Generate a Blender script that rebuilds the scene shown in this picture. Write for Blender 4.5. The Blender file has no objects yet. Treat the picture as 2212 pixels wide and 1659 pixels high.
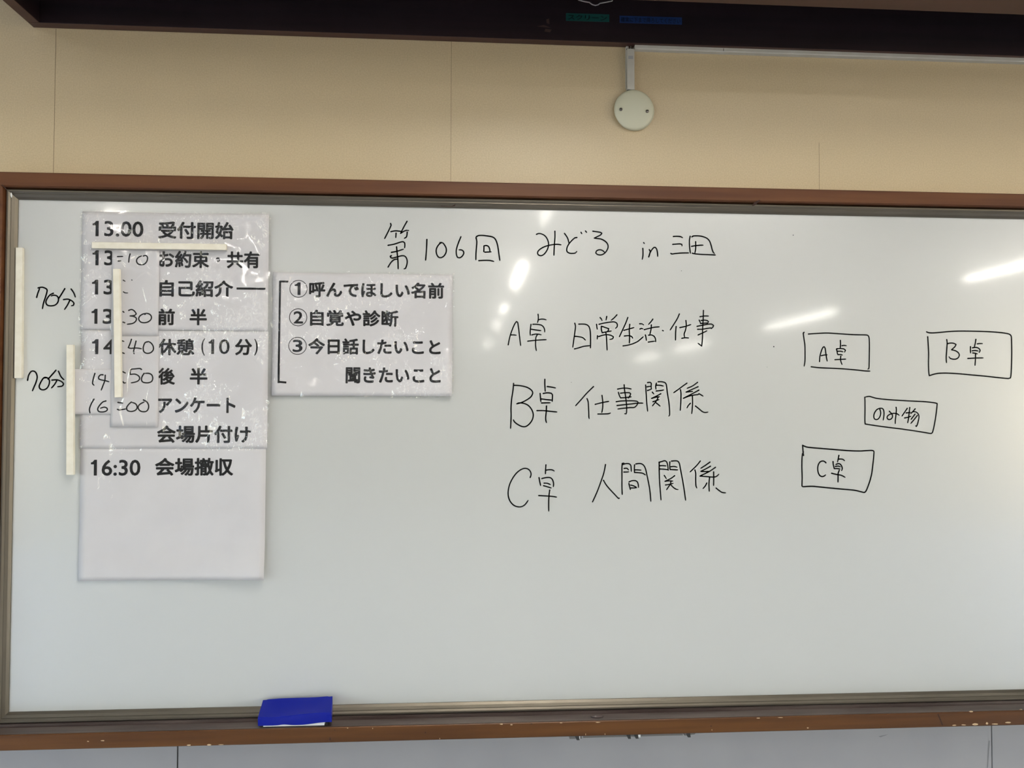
import bpy, bmesh, math, random
from mathutils import Vector, Matrix, noise

S = bpy.context.scene
COL = S.collection
random.seed(7)

# ------------------------------------------------------------------ camera
W, H, F = 2212.0, 1659.0, 1661.0
YAW, PITCH, ROLL = math.radians(3.7378), math.radians(1.4182), math.radians(0.1743)
CAM = Vector((0.0, -1.292, 1.45))
_f0 = Vector((math.sin(YAW), math.cos(YAW), 0)); _r0 = Vector((math.cos(YAW), -math.sin(YAW), 0)); _u0 = Vector((0, 0, 1))
FWD = _f0 * math.cos(PITCH) + _u0 * math.sin(PITCH)
_up = _u0 * math.cos(PITCH) - _f0 * math.sin(PITCH)
RGT = _r0 * math.cos(ROLL) + _up * math.sin(ROLL)
UPV = _up * math.cos(ROLL) - _r0 * math.sin(ROLL)
cd = bpy.data.cameras.new('camera'); cam = bpy.data.objects.new('camera', cd); COL.objects.link(cam)
cam.matrix_world = Matrix(((RGT.x, UPV.x, -FWD.x, CAM.x), (RGT.y, UPV.y, -FWD.y, CAM.y), (RGT.z, UPV.z, -FWD.z, CAM.z), (0, 0, 0, 1)))
cd.sensor_fit = 'HORIZONTAL'; cd.sensor_width = 36.0; cd.lens = F / W * 36.0; cd.clip_start = 0.02
S.camera = cam

# ------------------------------------------------------------------ view, sky
S.view_settings.view_transform = 'Standard'; S.view_settings.look = 'None'
S.view_settings.gamma = 1.0; S.view_settings.use_curve_mapping = False
S.view_settings.exposure = -0.06
wd = bpy.data.worlds.new('sky'); S.world = wd; wd.use_nodes = True
wn = wd.node_tree.nodes; bg = wn['Background']
sky = wn.new('ShaderNodeTexSky'); sky.sky_type = 'NISHITA'; sky.sun_disc = False
sky.sun_elevation = math.radians(50); sky.sun_rotation = math.radians(150)
wd.node_tree.links.new(sky.outputs[0], bg.inputs[0]); bg.inputs[1].default_value = 2.4
LAMP = dict(a=135, b=18, c=95, e=46, h=140, i=26)   # radiance of the fluorescent tubes, by fixture group
LAMP_COL = (1.0, 0.955, 0.87)

# ------------------------------------------------------------------ pixel <-> place
def ray(u, v):
    return RGT * ((u - W / 2) / F) - UPV * ((v - H / 2) / F) + FWD
def P(u, v, y=0.0):                       # the point of the wall-parallel plane y seen at u, v
    d = ray(u, v); return CAM + d * ((y - CAM.y) / d.y)
def PZ(u, v, z):                          # the point of the level plane z seen at u, v
    d = ray(u, v); return CAM + d * ((z - CAM.z) / d.z)

# ------------------------------------------------------------------ helpers
def tag(o, label=None, cat=None, group=None, kind=None):
    if label: o['label'] = label
    if cat: o['category'] = cat
    if group: o['group'] = group
    if kind: o['kind'] = kind
    return o
def empty(name, loc, label, cat, group=None):
    o = bpy.data.objects.new(name, None); COL.objects.link(o); o.location = loc; o.empty_display_size = 0.02
    return tag(o, label, cat, group)
class MB:
    """collects shapes (world coordinates) and links them as ONE mesh object"""
    def __init__(self): self.bm = bmesh.new()
    def face(self, pts, mi=0):
        f = self.bm.faces.new([self.bm.verts.new(p) for p in pts]); f.material_index = mi; return f
    def box(self, a, b, mi=0):
        x0, y0, z0 = [min(a[i], b[i]) for i in range(3)]; x1, y1, z1 = [max(a[i], b[i]) for i in range(3)]
        v = [self.bm.verts.new(p) for p in ((x0,y0,z0),(x1,y0,z0),(x1,y1,z0),(x0,y1,z0),(x0,y0,z1),(x1,y0,z1),(x1,y1,z1),(x0,y1,z1))]
        for q in ((0,3,2,1),(4,5,6,7),(0,1,5,4),(1,2,6,5),(2,3,7,6),(3,0,4,7)):
            self.bm.faces.new([v[i] for i in q]).material_index = mi
        return v
    def loft(self, rings, mi=0, closed=True, caps=True, smooth=False):
        vs = [[self.bm.verts.new(p) for p in r] for r in rings]; n = len(rings[0])
        for a, b in zip(vs, vs[1:]):
            for i in range(n if closed else n - 1):
                f = self.bm.faces.new((a[i], a[(i+1) % n], b[(i+1) % n], b[i])); f.material_index = mi; f.smooth = smooth
        if caps:
            for r in (vs[0], vs[-1]):
                f = self.bm.faces.new(r); f.material_index = mi
        return vs
    def tube(self, pts, r, n=8, mi=0):
        pts = [Vector(p) for p in pts]; rings = []
        for i, p in enumerate(pts):
            t = (pts[min(i+1, len(pts)-1)] - pts[max(i-1, 0)]).normalized()
            a = t.orthogonal() if abs(t.z) > 0.95 else t.cross(Vector((0, 0, 1)))
            a.normalize(); b = t.cross(a)
            rings.append([p + a * (r * math.cos(2*math.pi*k/n)) + b * (r * math.sin(2*math.pi*k/n)) for k in range(n)])
        self.loft(rings, mi, smooth=True)
    def grid(self, fn, nu, nv, mi=0, smooth=True):
        vs = [[self.bm.verts.new(fn(i/nu, j/nv)) for i in range(nu+1)] for j in range(nv+1)]
        for j in range(nv):
            for i in range(nu):
                f = self.bm.faces.new((vs[j][i], vs[j][i+1], vs[j+1][i+1], vs[j+1][i])); f.material_index = mi; f.smooth = smooth
        return vs
    def build(self, name, mats, parent=None, origin=None, bevel=0, solid=0, recalc=True):
        if recalc: bmesh.ops.recalc_face_normals(self.bm, faces=self.bm.faces)
        me = bpy.data.meshes.new(name)
        if parent is not None:
            top = parent
            while top.parent: top = top.parent
            org = top.location
        elif origin is not None: org = Vector(origin)
        else:
            cs = [v.co for v in self.bm.verts]
            org = Vector(((min(c.x for c in cs)+max(c.x for c in cs))/2, (min(c.y for c in cs)+max(c.y for c in cs))/2, min(c.z for c in cs)))
        org = Vector(org)
        for v in self.bm.verts: v.co -= org
        self.bm.to_mesh(me); self.bm.free()
        o = bpy.data.objects.new(name, me); COL.objects.link(o)
        if parent is not None: o.parent = parent
        else: o.location = org
        for m in (mats if isinstance(mats, (list, tuple)) else [mats]): me.materials.append(m)
        if bevel:
            md = o.modifiers.new('bevel', 'BEVEL'); md.width = bevel; md.segments = 2; md.limit_method = 'ANGLE'; md.angle_limit = math.radians(40)
        if solid:
            md = o.modifiers.new('thickness', 'SOLIDIFY'); md.thickness = solid; md.offset = -1
        return o

# ------------------------------------------------------------------ materials
def mat(name, col, rough=0.5, spec=0.5, metal=0.0, coat=0.0, coat_rough=0.05):
    m = bpy.data.materials.new(name); m.use_nodes = True; b = m.node_tree.nodes['Principled BSDF']
    b.inputs['Base Color'].default_value = (*col, 1); b.inputs['Roughness'].default_value = rough
    b.inputs['Specular IOR Level'].default_value = spec; b.inputs['Metallic'].default_value = metal
    b.inputs['Coat Weight'].default_value = coat; b.inputs['Coat Roughness'].default_value = coat_rough
    return m
def N(m, t, **kw):
    n = m.node_tree.nodes.new(t)
    for k, v in kw.items():
        if k in n.inputs: n.inputs[k].default_value = v
        else: setattr(n, k, v)
    return n
def L(m, a, b): m.node_tree.links.new(a, b)
def coords(m, scale=(1, 1, 1)):
    tc = N(m, 'ShaderNodeTexCoord'); mp = N(m, 'ShaderNodeMapping'); mp.inputs['Scale'].default_value = scale
    L(m, tc.outputs['Object'], mp.inputs['Vector']); return mp.outputs[0]
def mottle(m, c1, c2, scale, detail=4, stretch=(1, 1, 1), bump=0.0, bscale=None, dist=0.001, lo=0.35, hi=0.65):
    b = m.node_tree.nodes['Principled BSDF']; vec = coords(m, stretch)
    n = N(m, 'ShaderNodeTexNoise', Scale=scale, Detail=float(detail)); L(m, vec, n.inputs['Vector'])
    r = N(m, 'ShaderNodeValToRGB'); r.color_ramp.elements[0].position = lo; r.color_ramp.elements[1].position = hi
    r.color_ramp.elements[0].color = (*c1, 1); r.color_ramp.elements[1].color = (*c2, 1)
    L(m, n.outputs['Fac'], r.inputs[0]); L(m, r.outputs[0], b.inputs['Base Color'])
    if bump:
        n2 = N(m, 'ShaderNodeTexNoise', Scale=bscale or scale, Detail=3.0); L(m, vec, n2.inputs['Vector'])
        bp = N(m, 'ShaderNodeBump', Strength=bump, Distance=dist); L(m, n2.outputs['Fac'], bp.inputs['Height']); L(m, bp.outputs[0], b.inputs['Normal'])
    return m

M = {}
M['board'] = mat('whiteboard_enamel', (0.52, 0.53, 0.515), rough=0.27, spec=1.0, coat=1.0, coat_rough=0.066)
M['board'].node_tree.nodes['Principled BSDF'].inputs['IOR'].default_value = 1.75
M['wallpaper'] = mottle(mat('beige_wallpaper', (.6, .48, .29), rough=0.40, spec=0.9), (.56, .44, .265), (.625, .50, .305), 420, 3, bump=0.5, bscale=650, dist=0.0004)
M['lower'] = mottle(mat('white_panel_paint', (.7, .7, .73), rough=0.28, spec=0.5), (.29, .285, .30), (.32, .315, .325), 6, 3)
M['gap'] = mat('dark_gap', (.03, .028, .026), rough=0.9)
M['seam'] = mat('dark_wallpaper_seam', (.23, .17, .10), rough=0.8)  # dark brown joint line between wallpaper strips
M['wood'] = mottle(mat('brown_varnished_wood', (.15, .06, .02), rough=0.45, spec=0.3), (.085, .029, .011), (.125, .048, .018), 9, 6, stretch=(0.35, 4, 7))
M['woodtray'] = mottle(mat('amber_varnished_wood', (.2, .08, .02), rough=0.45, spec=0.3), (.06, .021, .005), (.105, .041, .0095), 9, 6, stretch=(0.35, 4, 7))
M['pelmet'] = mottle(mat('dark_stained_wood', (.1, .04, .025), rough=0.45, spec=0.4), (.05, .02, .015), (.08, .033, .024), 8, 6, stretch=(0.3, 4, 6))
M['pelmet_shade'] = mottle(mat('pelmet_wood_shaded', (.06, .025, .02), rough=0.6, spec=0.3), (.012, .0055, .007), (.02, .009, .011), 8, 6, stretch=(0.3, 4, 6))  # pelmet wood darkened, paints in the shade inside the box
M['alu'] = mottle(mat('bronze_anodised_aluminium', (.2, .17, .13), rough=0.42, metal=0.7), (.125, .108, .083), (.15, .13, .102), 6, 3, stretch=(1, 6, 1))
M['traydark'] = mottle(mat('dark_brown_tray_lacquer', (.05, .03, .025), rough=0.35, spec=0.5), (.05, .032, .028), (.10, .075, .065), 14, 5, stretch=(0.4, 3, 3))
M['chip'] = mat('bare_wood_chip', (.5, .36, .22), rough=0.8)
M['crack'] = mat('dark_crack', (.03, .012, .008), rough=0.9)
M['paper'] = mottle(mat('white_paper', (.80, .79, .80), rough=0.75, spec=0.2), (.56, .547, .562), (.59, .577, .59), 14, 3)
M['ink'] = mat('black_printed_ink', (.008, .008, .009), rough=0.6, spec=0.2)
M['marker'] = mat('black_marker_ink', (.006, .006, .007), rough=0.55, spec=0.15)
M['magnet'] = mottle(mat('cream_magnet_strip', (.75, .71, .60), rough=0.6, spec=0.3), (.72, .68, .57), (.77, .735, .635), 90, 3)
M['plate'] = mat('cream_plastic_plate', (.62, .61, .46), rough=0.32, spec=0.5)
M['raceway'] = mottle(mat('grey_plastic_raceway', (.52, .50, .44), rough=0.45, spec=0.4), (.50, .475, .41), (.54, .52, .46), 30, 3)
M['screw'] = mat('dull_steel', (.22, .20, .18), rough=0.35, metal=0.9)
M['cable'] = mat('white_cable', (.7, .67, .6), rough=0.5)
M['cord'] = mat('pale_cord', (.42, .38, .36), rough=0.7)
M['blue'] = mat('blue_eraser_plastic', (.005, .011, .22), rough=0.3, spec=0.15)
M['felt'] = mat('white_eraser_felt', (.75, .76, .76), rough=0.95)
M['bracket'] = mat('grey_aluminium', (.15, .142, .138), rough=0.45, metal=0.2)
M['black'] = mat('black_plastic', (.02, .02, .02), rough=0.5)
M['green'] = mat('green_label', (.006, .075, .06), rough=0.5)
M['bluelab'] = mat('blue_label', (.012, .04, .14), rough=0.5)
M['labink'] = mat('dark_label_ink', (.004, .012, .02), rough=0.6)
M['screencase'] = mat('grey_screen_case', (.25, .24, .24), rough=0.5)
M['ceiling'] = mottle(mat('ceiling_board', (.78, .77, .74), rough=0.9), (.40, .395, .39), (.46, .455, .45), 40, 3)
M['floor'] = mottle(mat('beige_vinyl_floor', (.42, .37, .30), rough=0.4), (.60, .60, .61), (.66, .66, .67), 5, 5)
M['plaster'] = mottle(mat('cream_plaster', (.6, .54, .42), rough=0.8), (.60, .57, .52), (.65, .62, .56), 8, 3)
M['winframe'] = mat('grey_window_frame', (.5, .5, .5), rough=0.4, metal=0.5)
M['housing'] = mat('white_lamp_housing', (.8, .8, .78), rough=0.4)
def emit(name, col, s):
    m = bpy.data.materials.new(name); m.use_nodes = True; nt = m.node_tree; nt.nodes.clear()
    e = nt.nodes.new('ShaderNodeEmission'); e.inputs[0].default_value = (*col, 1); e.inputs[1].default_value = s
    o = nt.nodes.new('ShaderNodeOutputMaterial'); nt.links.new(e.outputs[0], o.inputs[0]); return m
for k, v in LAMP.items(): M['tube_'+k] = emit('lit_fluorescent_tube', LAMP_COL, v)
def clear(name, ior, rough, bumps, tint=(1, 1, 1)):
    """clear plastic: looks through, reflects at its surface; bumps = [(kind, scale, stretch, mask scale, mask lo, mask hi, strength)]"""
    m = bpy.data.materials.new(name); m.use_nodes = True; nt = m.node_tree; nt.nodes.clear()
    out = N(m, 'ShaderNodeOutputMaterial'); mix = N(m, 'ShaderNodeMixShader')
    tr = N(m, 'ShaderNodeBsdfTransparent'); tr.inputs[0].default_value = (*tint, 1)
    gl = N(m, 'ShaderNodeBsdfAnisotropic'); gl.inputs['Roughness'].default_value = rough
    fr = N(m, 'ShaderNodeFresnel'); fr.inputs['IOR'].default_value = ior
    ge = N(m, 'ShaderNodeNewGeometry'); om = N(m, 'ShaderNodeMath', operation='SUBTRACT'); om.inputs[0].default_value = 1.0; L(m, ge.outputs['Backfacing'], om.inputs[1])
    fm = N(m, 'ShaderNodeMath', operation='MULTIPLY'); L(m, fr.outputs[0], fm.inputs[0]); L(m, om.outputs[0], fm.inputs[1])
    L(m, fm.outputs[0], mix.inputs[0]); L(m, tr.outputs[0], mix.inputs[1]); L(m, gl.outputs[0], mix.inputs[2]); L(m, mix.outputs[0], out.inputs[0])
    prev = None
    for kind, sc, st, msc, lo, hi, amp in bumps:
        vec = coords(m, st)
        if kind == 'noise':
            t = N(m, 'ShaderNodeTexNoise', Scale=sc, Detail=1.0 if sc < 60 else 2.0, Roughness=0.5, Distortion=0.8); L(m, vec, t.inputs['Vector']); h = t.outputs['Fac']
        else:
            w = N(m, 'ShaderNodeTexNoise', Scale=sc * 0.5, Detail=2.0); L(m, vec, w.inputs['Vector'])
            ad = N(m, 'ShaderNodeMix', data_type='VECTOR'); ad.inputs[0].default_value = 0.06
            L(m, vec, ad.inputs[4]); L(m, w.outputs['Color'], ad.inputs[5])
            t = N(m, 'ShaderNodeTexVoronoi', Scale=sc, feature='F1'); L(m, ad.outputs[1], t.inputs['Vector']); h = t.outputs['Distance']
        if msc:
            k = N(m, 'ShaderNodeTexNoise', Scale=msc, Detail=2.0); L(m, coords(m), k.inputs['Vector'])
            mr = N(m, 'ShaderNodeMapRange'); mr.inputs[1].default_value = lo; mr.inputs[2].default_value = hi; mr.interpolation_type = 'SMOOTHSTEP'
            L(m, k.outputs['Fac'], mr.inputs[0])
            mu = N(m, 'ShaderNodeMath', operation='MULTIPLY'); L(m, h, mu.inputs[0]); L(m, mr.outputs[0], mu.inputs[1]); h = mu.outputs[0]
        b = N(m, 'ShaderNodeBump', Strength=1.0, Distance=amp); L(m, h, b.inputs['Height'])
        if prev: L(m, prev, b.inputs['Normal'])
        prev = b.outputs[0]
    if prev:
        L(m, prev, gl.inputs['Normal'])
    return m
M['glass'] = clear('window_glass', 1.45, 0.02, [])
M['film_flat'] = clear('smoother_clear_film', 1.48, 0.10, [('noise', 16, (1, 1, 1), 0, 0, 0, 0.002), ('noise', 60, (1, 0.5, 1), 9, 0.52, 0.66, 0.0022)])
M['film'] = clear('creased_clear_film', 1.68, 0.06, [('noise', 16, (1, 1, 1), 0, 0, 0, 0.003), ('noise', 115, (1, 1, 0.6), 13, 0.46, 0.58, 0.0085)])
M['film_smooth'] = clear('bubbled_clear_tape', 1.65, 0.09, [('noise', 24, (1, 1, 0.6), 0, 0, 0, 0.002)])

# ------------------------------------------------------------------ the room
XL, XR, YF, ZC = -5.0, 7.2, -18.6, 2.62
m = MB(); m.box((XL-.15, .15, -.12), (XR+.15, YF-.15, 0)); tag(m.build('floor', M['floor']), kind='structure')
m = MB(); m.box((XL-.15, .15, ZC), (XR+.15, YF-.15, ZC+.12)); tag(m.build('ceiling', M['ceiling']), kind='structure')
m = MB(); m.box((XL, YF, 0), (XR, YF-.15, ZC)); tag(m.build('wall_front', M['plaster']), kind='structure')
WZ0, WZ1 = 0.12, 2.2; nwin = 0
for side, X, sg, WIN in (('left', XL, -1, [(-0.7, -2.5), (-2.9, -4.7), (-4.95, -6.75)]), ('right', XR, 1, [(-2.9, -4.9), (-5.2, -7.2)])):  # right-hand windows are unseen, added to balance the light from the left
    m = MB(); m.box((X, .15, 0), (X+sg*.15, YF-.15, WZ0)); m.box((X, .15, WZ1), (X+sg*.15, YF-.15, ZC))
    ys = [.15] + [q for w in WIN for q in w] + [YF-.15]
    for a, b in zip(ys[0::2], ys[1::2]): m.box((X, a, WZ0), (X+sg*.15, b, WZ1))
    tag(m.build('wall_'+side, M['plaster']), kind='structure')
    for a, b in WIN:
        m = MB(); t = .045; nwin += 1
        m.box((X+sg*.04, a, WZ0), (X+sg*.10, b, WZ0+t)); m.box((X+sg*.04, a, WZ1-t), (X+sg*.10, b, WZ1))
        for q in (a-t/2, b+t/2, (a+b)/2): m.box((X+sg*.04, q-t/2, WZ0+t), (X+sg*.10, q+t/2, WZ1-t))
        fr = tag(m.build('window_%d' % nwin, M['winframe']), kind='structure')
        g = MB(); g.box((X+sg*.068, a, WZ0+t), (X+sg*.072, b, WZ1-t)); g.build('glass_pane', M['glass'], fr)
        pl = bpy.data.lights.new('daylight', 'AREA'); pl.shape = 'RECTANGLE'; pl.size = WZ1-WZ0; pl.size_y = a-b; pl.cycles.is_portal = True
        po = bpy.data.objects.new('daylight', pl); COL.objects.link(po); po.location = (X+sg*.13, (a+b)/2, (WZ0+WZ1)/2); po.rotation_euler = (0, sg*math.pi/2, 0)

# back wall: wallpaper above, white painted panels below, the join hidden behind the whiteboard
ZJ = 1.02
m = MB(); m.box((XL, 0, ZJ), (XR, .15, ZC), 0); m.box((XL, .004, 0), (XR, .15, ZJ), 2)
sx = [P(383.5, 1640).x, P(2143, 1640).x]; step = sx[1]-sx[0]
px = [XL] + [sx[0]+step*k for k in range(-3, 6) if XL < sx[0]+step*k < XR] + [XR]
for a, b in zip(px, px[1:]): m.box((a+.0011, 0, 0), (b-.0011, .004, ZJ), 1)
wall = tag(m.build('wall_back', [M['wallpaper'], M['lower'], M['gap']], origin=(0, 0, 0)), kind='structure')
for (u0, v0), (u1, v1), w in (((121.8, 62), (115.4, 378), .0007), ((975, 90), (973.6, 405), .0006), ((1772, 308), (1769.8, 410), .0005)):
    a, b = P(u0, v0), P(u1, v1); m = MB(); m.box((b.x-w/2, -.0002, b.z), (b.x+w/2, .001, a.z)); m.build('wallpaper_seam', M['seam'], wall)
M['scuff'] = mat('grey_scuff', (.2, .2, .21), rough=.8)
for q in ([(1898, 1590.5), (1919, 1586), (1912, 1589), (1902, 1592.5)], [(2136, 1600), (2138.5, 1600), (2134, 1659), (2132.5, 1659)]):
    m = MB(); m.face([P(u, v, -.0004) for u, v in q]); m.build('scuff_mark', M['scuff'], wall)

# ------------------------------------------------------------------ ceiling lamps (streaks of the rows show in the whiteboard; two lamps are added)
ZT = 2.50
def lamp(x, d0, d1, label, q, panel=False):
    y0, y1 = 1.268-d0, 1.268-d1; o = empty('ceiling_light', (x, (y0+y1)/2, ZC), label, 'ceiling light', 'fluorescent ceiling lights')
    h = MB(); c = (x-.06, x+.06, x+.03, x-.03)
    h.loft([[(x-.075, y, ZC), (x+.075, y, ZC), (x+.045, y, ZC-.06), (x-.045, y, ZC-.06)] for y in (y0+.04, y1-.04)]); h.build('housing', M['housing'], o)
    if panel:
        t = MB(); t.loft([[(x-.15, y, ZC-.061), (x+.15, y, ZC-.061), (x+.14, y, ZC-.09), (x-.14, y, ZC-.09)] for y in (y0, y1)]); t.build('diffuser', M['tube_'+q], o); return
    t = MB(); t.tube([(x, y0, ZT), (x, y1, ZT)], .006 if q == 'h' else .019, 10); t.build('tube', M['tube_'+q], o)
    for y in (y0+.02, y1-.02):
        e = MB(); e.box((x-.02, y-.02, ZT-.03), (x+.02, y+.02, ZC-.05)); e.build('tube_holder', M['housing'], o)
lamp(.2, 1.72, 2.75, 'added unseen tube light nearest the whiteboard, brightening its middle', 'a')  # added lamp outside the rows, lifts the middle of the board
for x, fx, nm in ((.465, ((2.9, 4.4, 'b'), (5.6, 6.85, 'c'), (8.05, 8.7, 'c'), (9.7, 10.4, 'c'), (13.0, 14.2, 'c')), 'middle'),
                  (4.22, ((4.1, 6.15, 'e'), (8.38, 10.4, 'e'), (12.9, 14.9, 'e'), (16.2, 18.4, 'e')), 'right'),
                  (-1.95, ((4.3, 6.7, 'h'), (8.3, 10.3, 'h')), 'left')):
    for k, (a, b, q) in enumerate(fx):
        lamp(x, a, b, 'fluorescent tube light %s along the ceiling, in the %s row' % (('nearest the whiteboard', 'second from the whiteboard', 'third from the whiteboard', 'fourth from the whiteboard', 'fifth from the whiteboard', 'sixth from the whiteboard')[k], nm), q)
xa_, xb_, yq = .75, 1.75, 1.268-3.55  # added crosswise lamp for sheen on the wallpaper and fill on the board
o = empty('ceiling_light', ((xa_+xb_)/2, yq, ZC), 'added unseen tube light across the ceiling between two rows', 'ceiling light', 'fluorescent ceiling lights')
h = MB(); h.loft([[(x, yq-.075, ZC), (x, yq+.075, ZC), (x, yq+.045, ZC-.06), (x, yq-.045, ZC-.06)] for x in (xa_+.04, xb_-.04)]); h.build('housing', M['housing'], o)
h = MB(); h.tube([(xa_, yq, ZT), (xb_, yq, ZT)], .019, 10); h.build('tube', M['tube_i'], o)

# ------------------------------------------------------------------ whiteboard
YB = -.012
TL, BL = P(41, 431, YB), P(20, 1536.5, YB); BX0 = (TL.x+BL.x)/2; BX1 = BX0+1.80
BZ1, BZ0 = P(1106, 452.3, YB).z, P(1106, 1513.2, YB).z
wb = empty('whiteboard', ((BX0+BX1)/2, 0, BZ0), 'large white wall board in a brown wooden frame covered with black handwriting', 'whiteboard')
m = MB(); m.box((BX0-.006, YB, BZ0-.006), (BX1+.006, -.0005, BZ1+.006)); m.build('writing_surface', M['board'], wb)
def frame(profile, closed, sides='tlr', cut=0.0):
    """profile of (outward offset, y) swept round the board with mitred corners"""
    mm = MB()
    def at(c, o, y): 
        return {'tl': (BX0-o, y, BZ1+o), 'tr': (BX1+o, y, BZ1+o), 'bl': (BX0-o, y, BZ0-o), 'br': (BX1+o, y, BZ0-o)}[c]
    for s in sides:
        a, b = {'t': ('tl', 'tr'), 'l': ('tl', 'bl'), 'r': ('tr', 'br'), 'b': ('bl', 'br')}[s]
        ra, rb = [at(a, *q) for q in profile], [at(b, *q) for q in profile]
        mm.loft([ra, rb])
    return mm
ALU = [(0, YB-.0005), (0, YB-.002), (.0035, YB-.0050), (.0075, YB-.0072), (.0085, YB-.0070), (.0115, YB-.0090), (.0138, YB-.0092), (.0145, YB-.0082), (.0145, YB-.0005)]
alu = frame(ALU, True, 'tlrb').build('aluminium_frame', M['alu'], wb)
tag(alu, 'bronze coloured aluminium inner frame')
m = MB(); c = P(24.3, 421.5, YB-.009); m.loft([[c+Vector((.0016*math.cos(a)*k, -.0008 if k < 1 else 0, .0042*math.sin(a)*k-.0012*math.cos(a)*k)) for a in [i*math.pi/4 for i in range(8)]] for k in (1, .6)])
m.build('corner_nick', M['felt'], alu)
WF = [(.0165, -.0005), (.0165, -.0275), (.0185, -.030), (.0385, -.030), (.040, -.0285), (.040, -.0005)]
wf = frame(WF, True, 'tlr').build('wooden_frame', M['wood'], wb)
# dark smudge and joints on the wood
def mark(pts, y, mi):
    m = MB(); m.face([P(u, v, y) for u, v in pts], mi); m.build('dark_mark', M['crack'], wb, recalc=False)
mark([(1624, 444), (1630, 437), (1640, 432), (1643, 433), (1636, 438), (1634, 442), (1626, 445)], -.0303, 0)
mark([(4, 399), (5.5, 398.5), (15, 409), (14, 411)], -.0303, 0)
mark([(952, 444.6), (974, 446), (984, 441), (983, 445), (976, 447), (953, 446.5)], -.0303, 0)

# tray along the bottom edge
YT, ZTR = -.066, None
zt = P(1106, 1562.5, YT).z; zb = P(1106, 1594.8, YT).z
x0, x1 = BX0-.040, BX1+.040
ztb = P(1106, 1543.5, -.030).z
m = MB()
prof = [(-.0005, zt-.0042), (-.0005, BZ0-.0155), (-.0215, BZ0-.0155), (-.0218, zt-.0038), (-.0262, zt-.0038), (-.0268, zt+.0004), (-.0280, zt+.0008), (-.0286, zt-.0038), (-.0345, zt-.0038), (-.0365, zt-.0004), (-.058, zt+.0002), (-.0635, zt+.0008), (-.0635, zt-.0042)]
m.loft([[(x, y, z) for y, z in prof] for x in (x0+.001, x1-.001)]); tr = m.build('marker_tray', M['traydark'], wb); tag(tr, 'dark lacquered tray with a raised ridge')
m = MB()
prof = [(-.0005, zb+.001), (-.0005, zt-.0045), (-.0635, zt-.0045), (-.0637, zt+.0002), (-.0650, zt+.0004), (YT, zt-.0008), (YT, zb+.0012), (YT+.0015, zb), (-.002, zb)]
m.loft([[(x, y, z) for y, z in prof] for x in (x0, x1)])
def chip(u, v, w, h, mi):
    n = 7; m.face([P(u+w/2*math.cos(a)*random.uniform(.7, 1.1), v-h/2*math.sin(a)*random.uniform(.6, 1.1), YT-.0003) for a in [2*math.pi*k/n for k in range(n)]], mi)
for u, v, w, h in ((190, 1601.5, 6, 3), (222, 1600, 9, 3), (408, 1609.5, 11, 4), (452, 1609, 10, 4), (478, 1608.5, 14, 2), (1083, 1564.5, 9, 3), (1105, 1565.5, 6, 3), (950, 1595.5, 1.5, 4), (1292, 1560.5, 12, 2),
                   (1212, 1561.5, 8, 2.2), (1265, 1586.5, 1.5, 5), (1307, 1586, 1.5, 4), (1638, 1551.5, 9, 2.5), (1686, 1550, 13, 1.8), (1745, 1572.5, 4, 3), (2061, 1566.5, 9, 3), (2082, 1566, 12, 3), (2107, 1564.5, 16, 5), (2132, 1562.5, 6, 6), (2150, 1564, 16, 3), (2178, 1561, 14, 4), (2098, 1537, 12, 3), (2205, 1532.5, 8, 2), (1538, 1577, 2, 3), (805, 1573.5, 2, 3), (751, 1573, 3, 2.5)): chip(u, v, w, h, 1)
for u, v, w, h in ((919, 1582.5, 3, 6), (1536, 1568.5, 3, 3), (723, 1577, 3, 3), (713, 1596, 3, 9), (2027, 1543, 1.5, 3), (1903, 1571.5, 2, 3.5), (1148, 1563.5, 6, 2)): chip(u, v, w, h, 2)
for a, b in (((2026, 1543), (2032, 1556)), ((2032, 1556), (2036, 1567))):
    m.face([P(a[0]-1.2, a[1], YT-.0003), P(a[0]+1.2, a[1], YT-.0003), P(b[0]+1.4, b[1], YT-.0003), P(b[0]-1.4, b[1], YT-.0003)], 2)
led = m.build('wooden_ledge', [M['woodtray'], M['chip'], M['crack']], wb); tag(led, 'amber brown wooden front ledge with chipped edges')
# wax spot and dust bump on the tray
m = MB(); c = PZ(1290, 1547, zt+.001); m.loft([[(c.x+.011*k*math.cos(a), c.y+.006*k*math.sin(a), zt+.0005+.0035*(1-k)) for a in [i*math.pi/5 for i in range(10)]] for k in (1, .75, .4)], smooth=True); m.build('tray_bump', M['traydark'], wb)
# holder strip under the ledge
m = MB(); a, b = P(1230, 1592, -.058), P(1504, 1588, -.058)
m.box((a.x, -.060, zb-.0062), (a.x+.020, -.030, zb-.0005)); m.box((a.x+.022, -.059, zb-.0055), (b.x-.022, -.056, zb-.0002)); m.box((a.x+.022, -.034, zb-.0055), (b.x-.022, -.031, zb-.0002)); m.box((a.x+.022, -.059, zb-.0016), (b.x-.022, -.031, zb-.0002))
m.loft([[(b.x-.020, y, zb-.0002), (b.x-.020, y, zb-.0055), (b.x-.003, y, zb-.0040), (b.x, y, zb-.0002)] for y in (-.060, -.030)])
hs = m.build('holder_strip', M['bracket'], wb, bevel=.0004); tag(hs, 'grey metal strip under the ledge')
for u in (1246.5, 1357.5, 1374, 1486.5):
    m = MB(); q = P(u, 1595, -.0605); m.loft([[(q.x-.0038, y, zb-.0006), (q.x+.003, y, zb-.0006), (q.x+.004, y, zb-.0078), (q.x-.0005, y, zb-.0078)] for y in (-.0612, -.030)]); m.build('clip', M['black'], hs)
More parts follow.
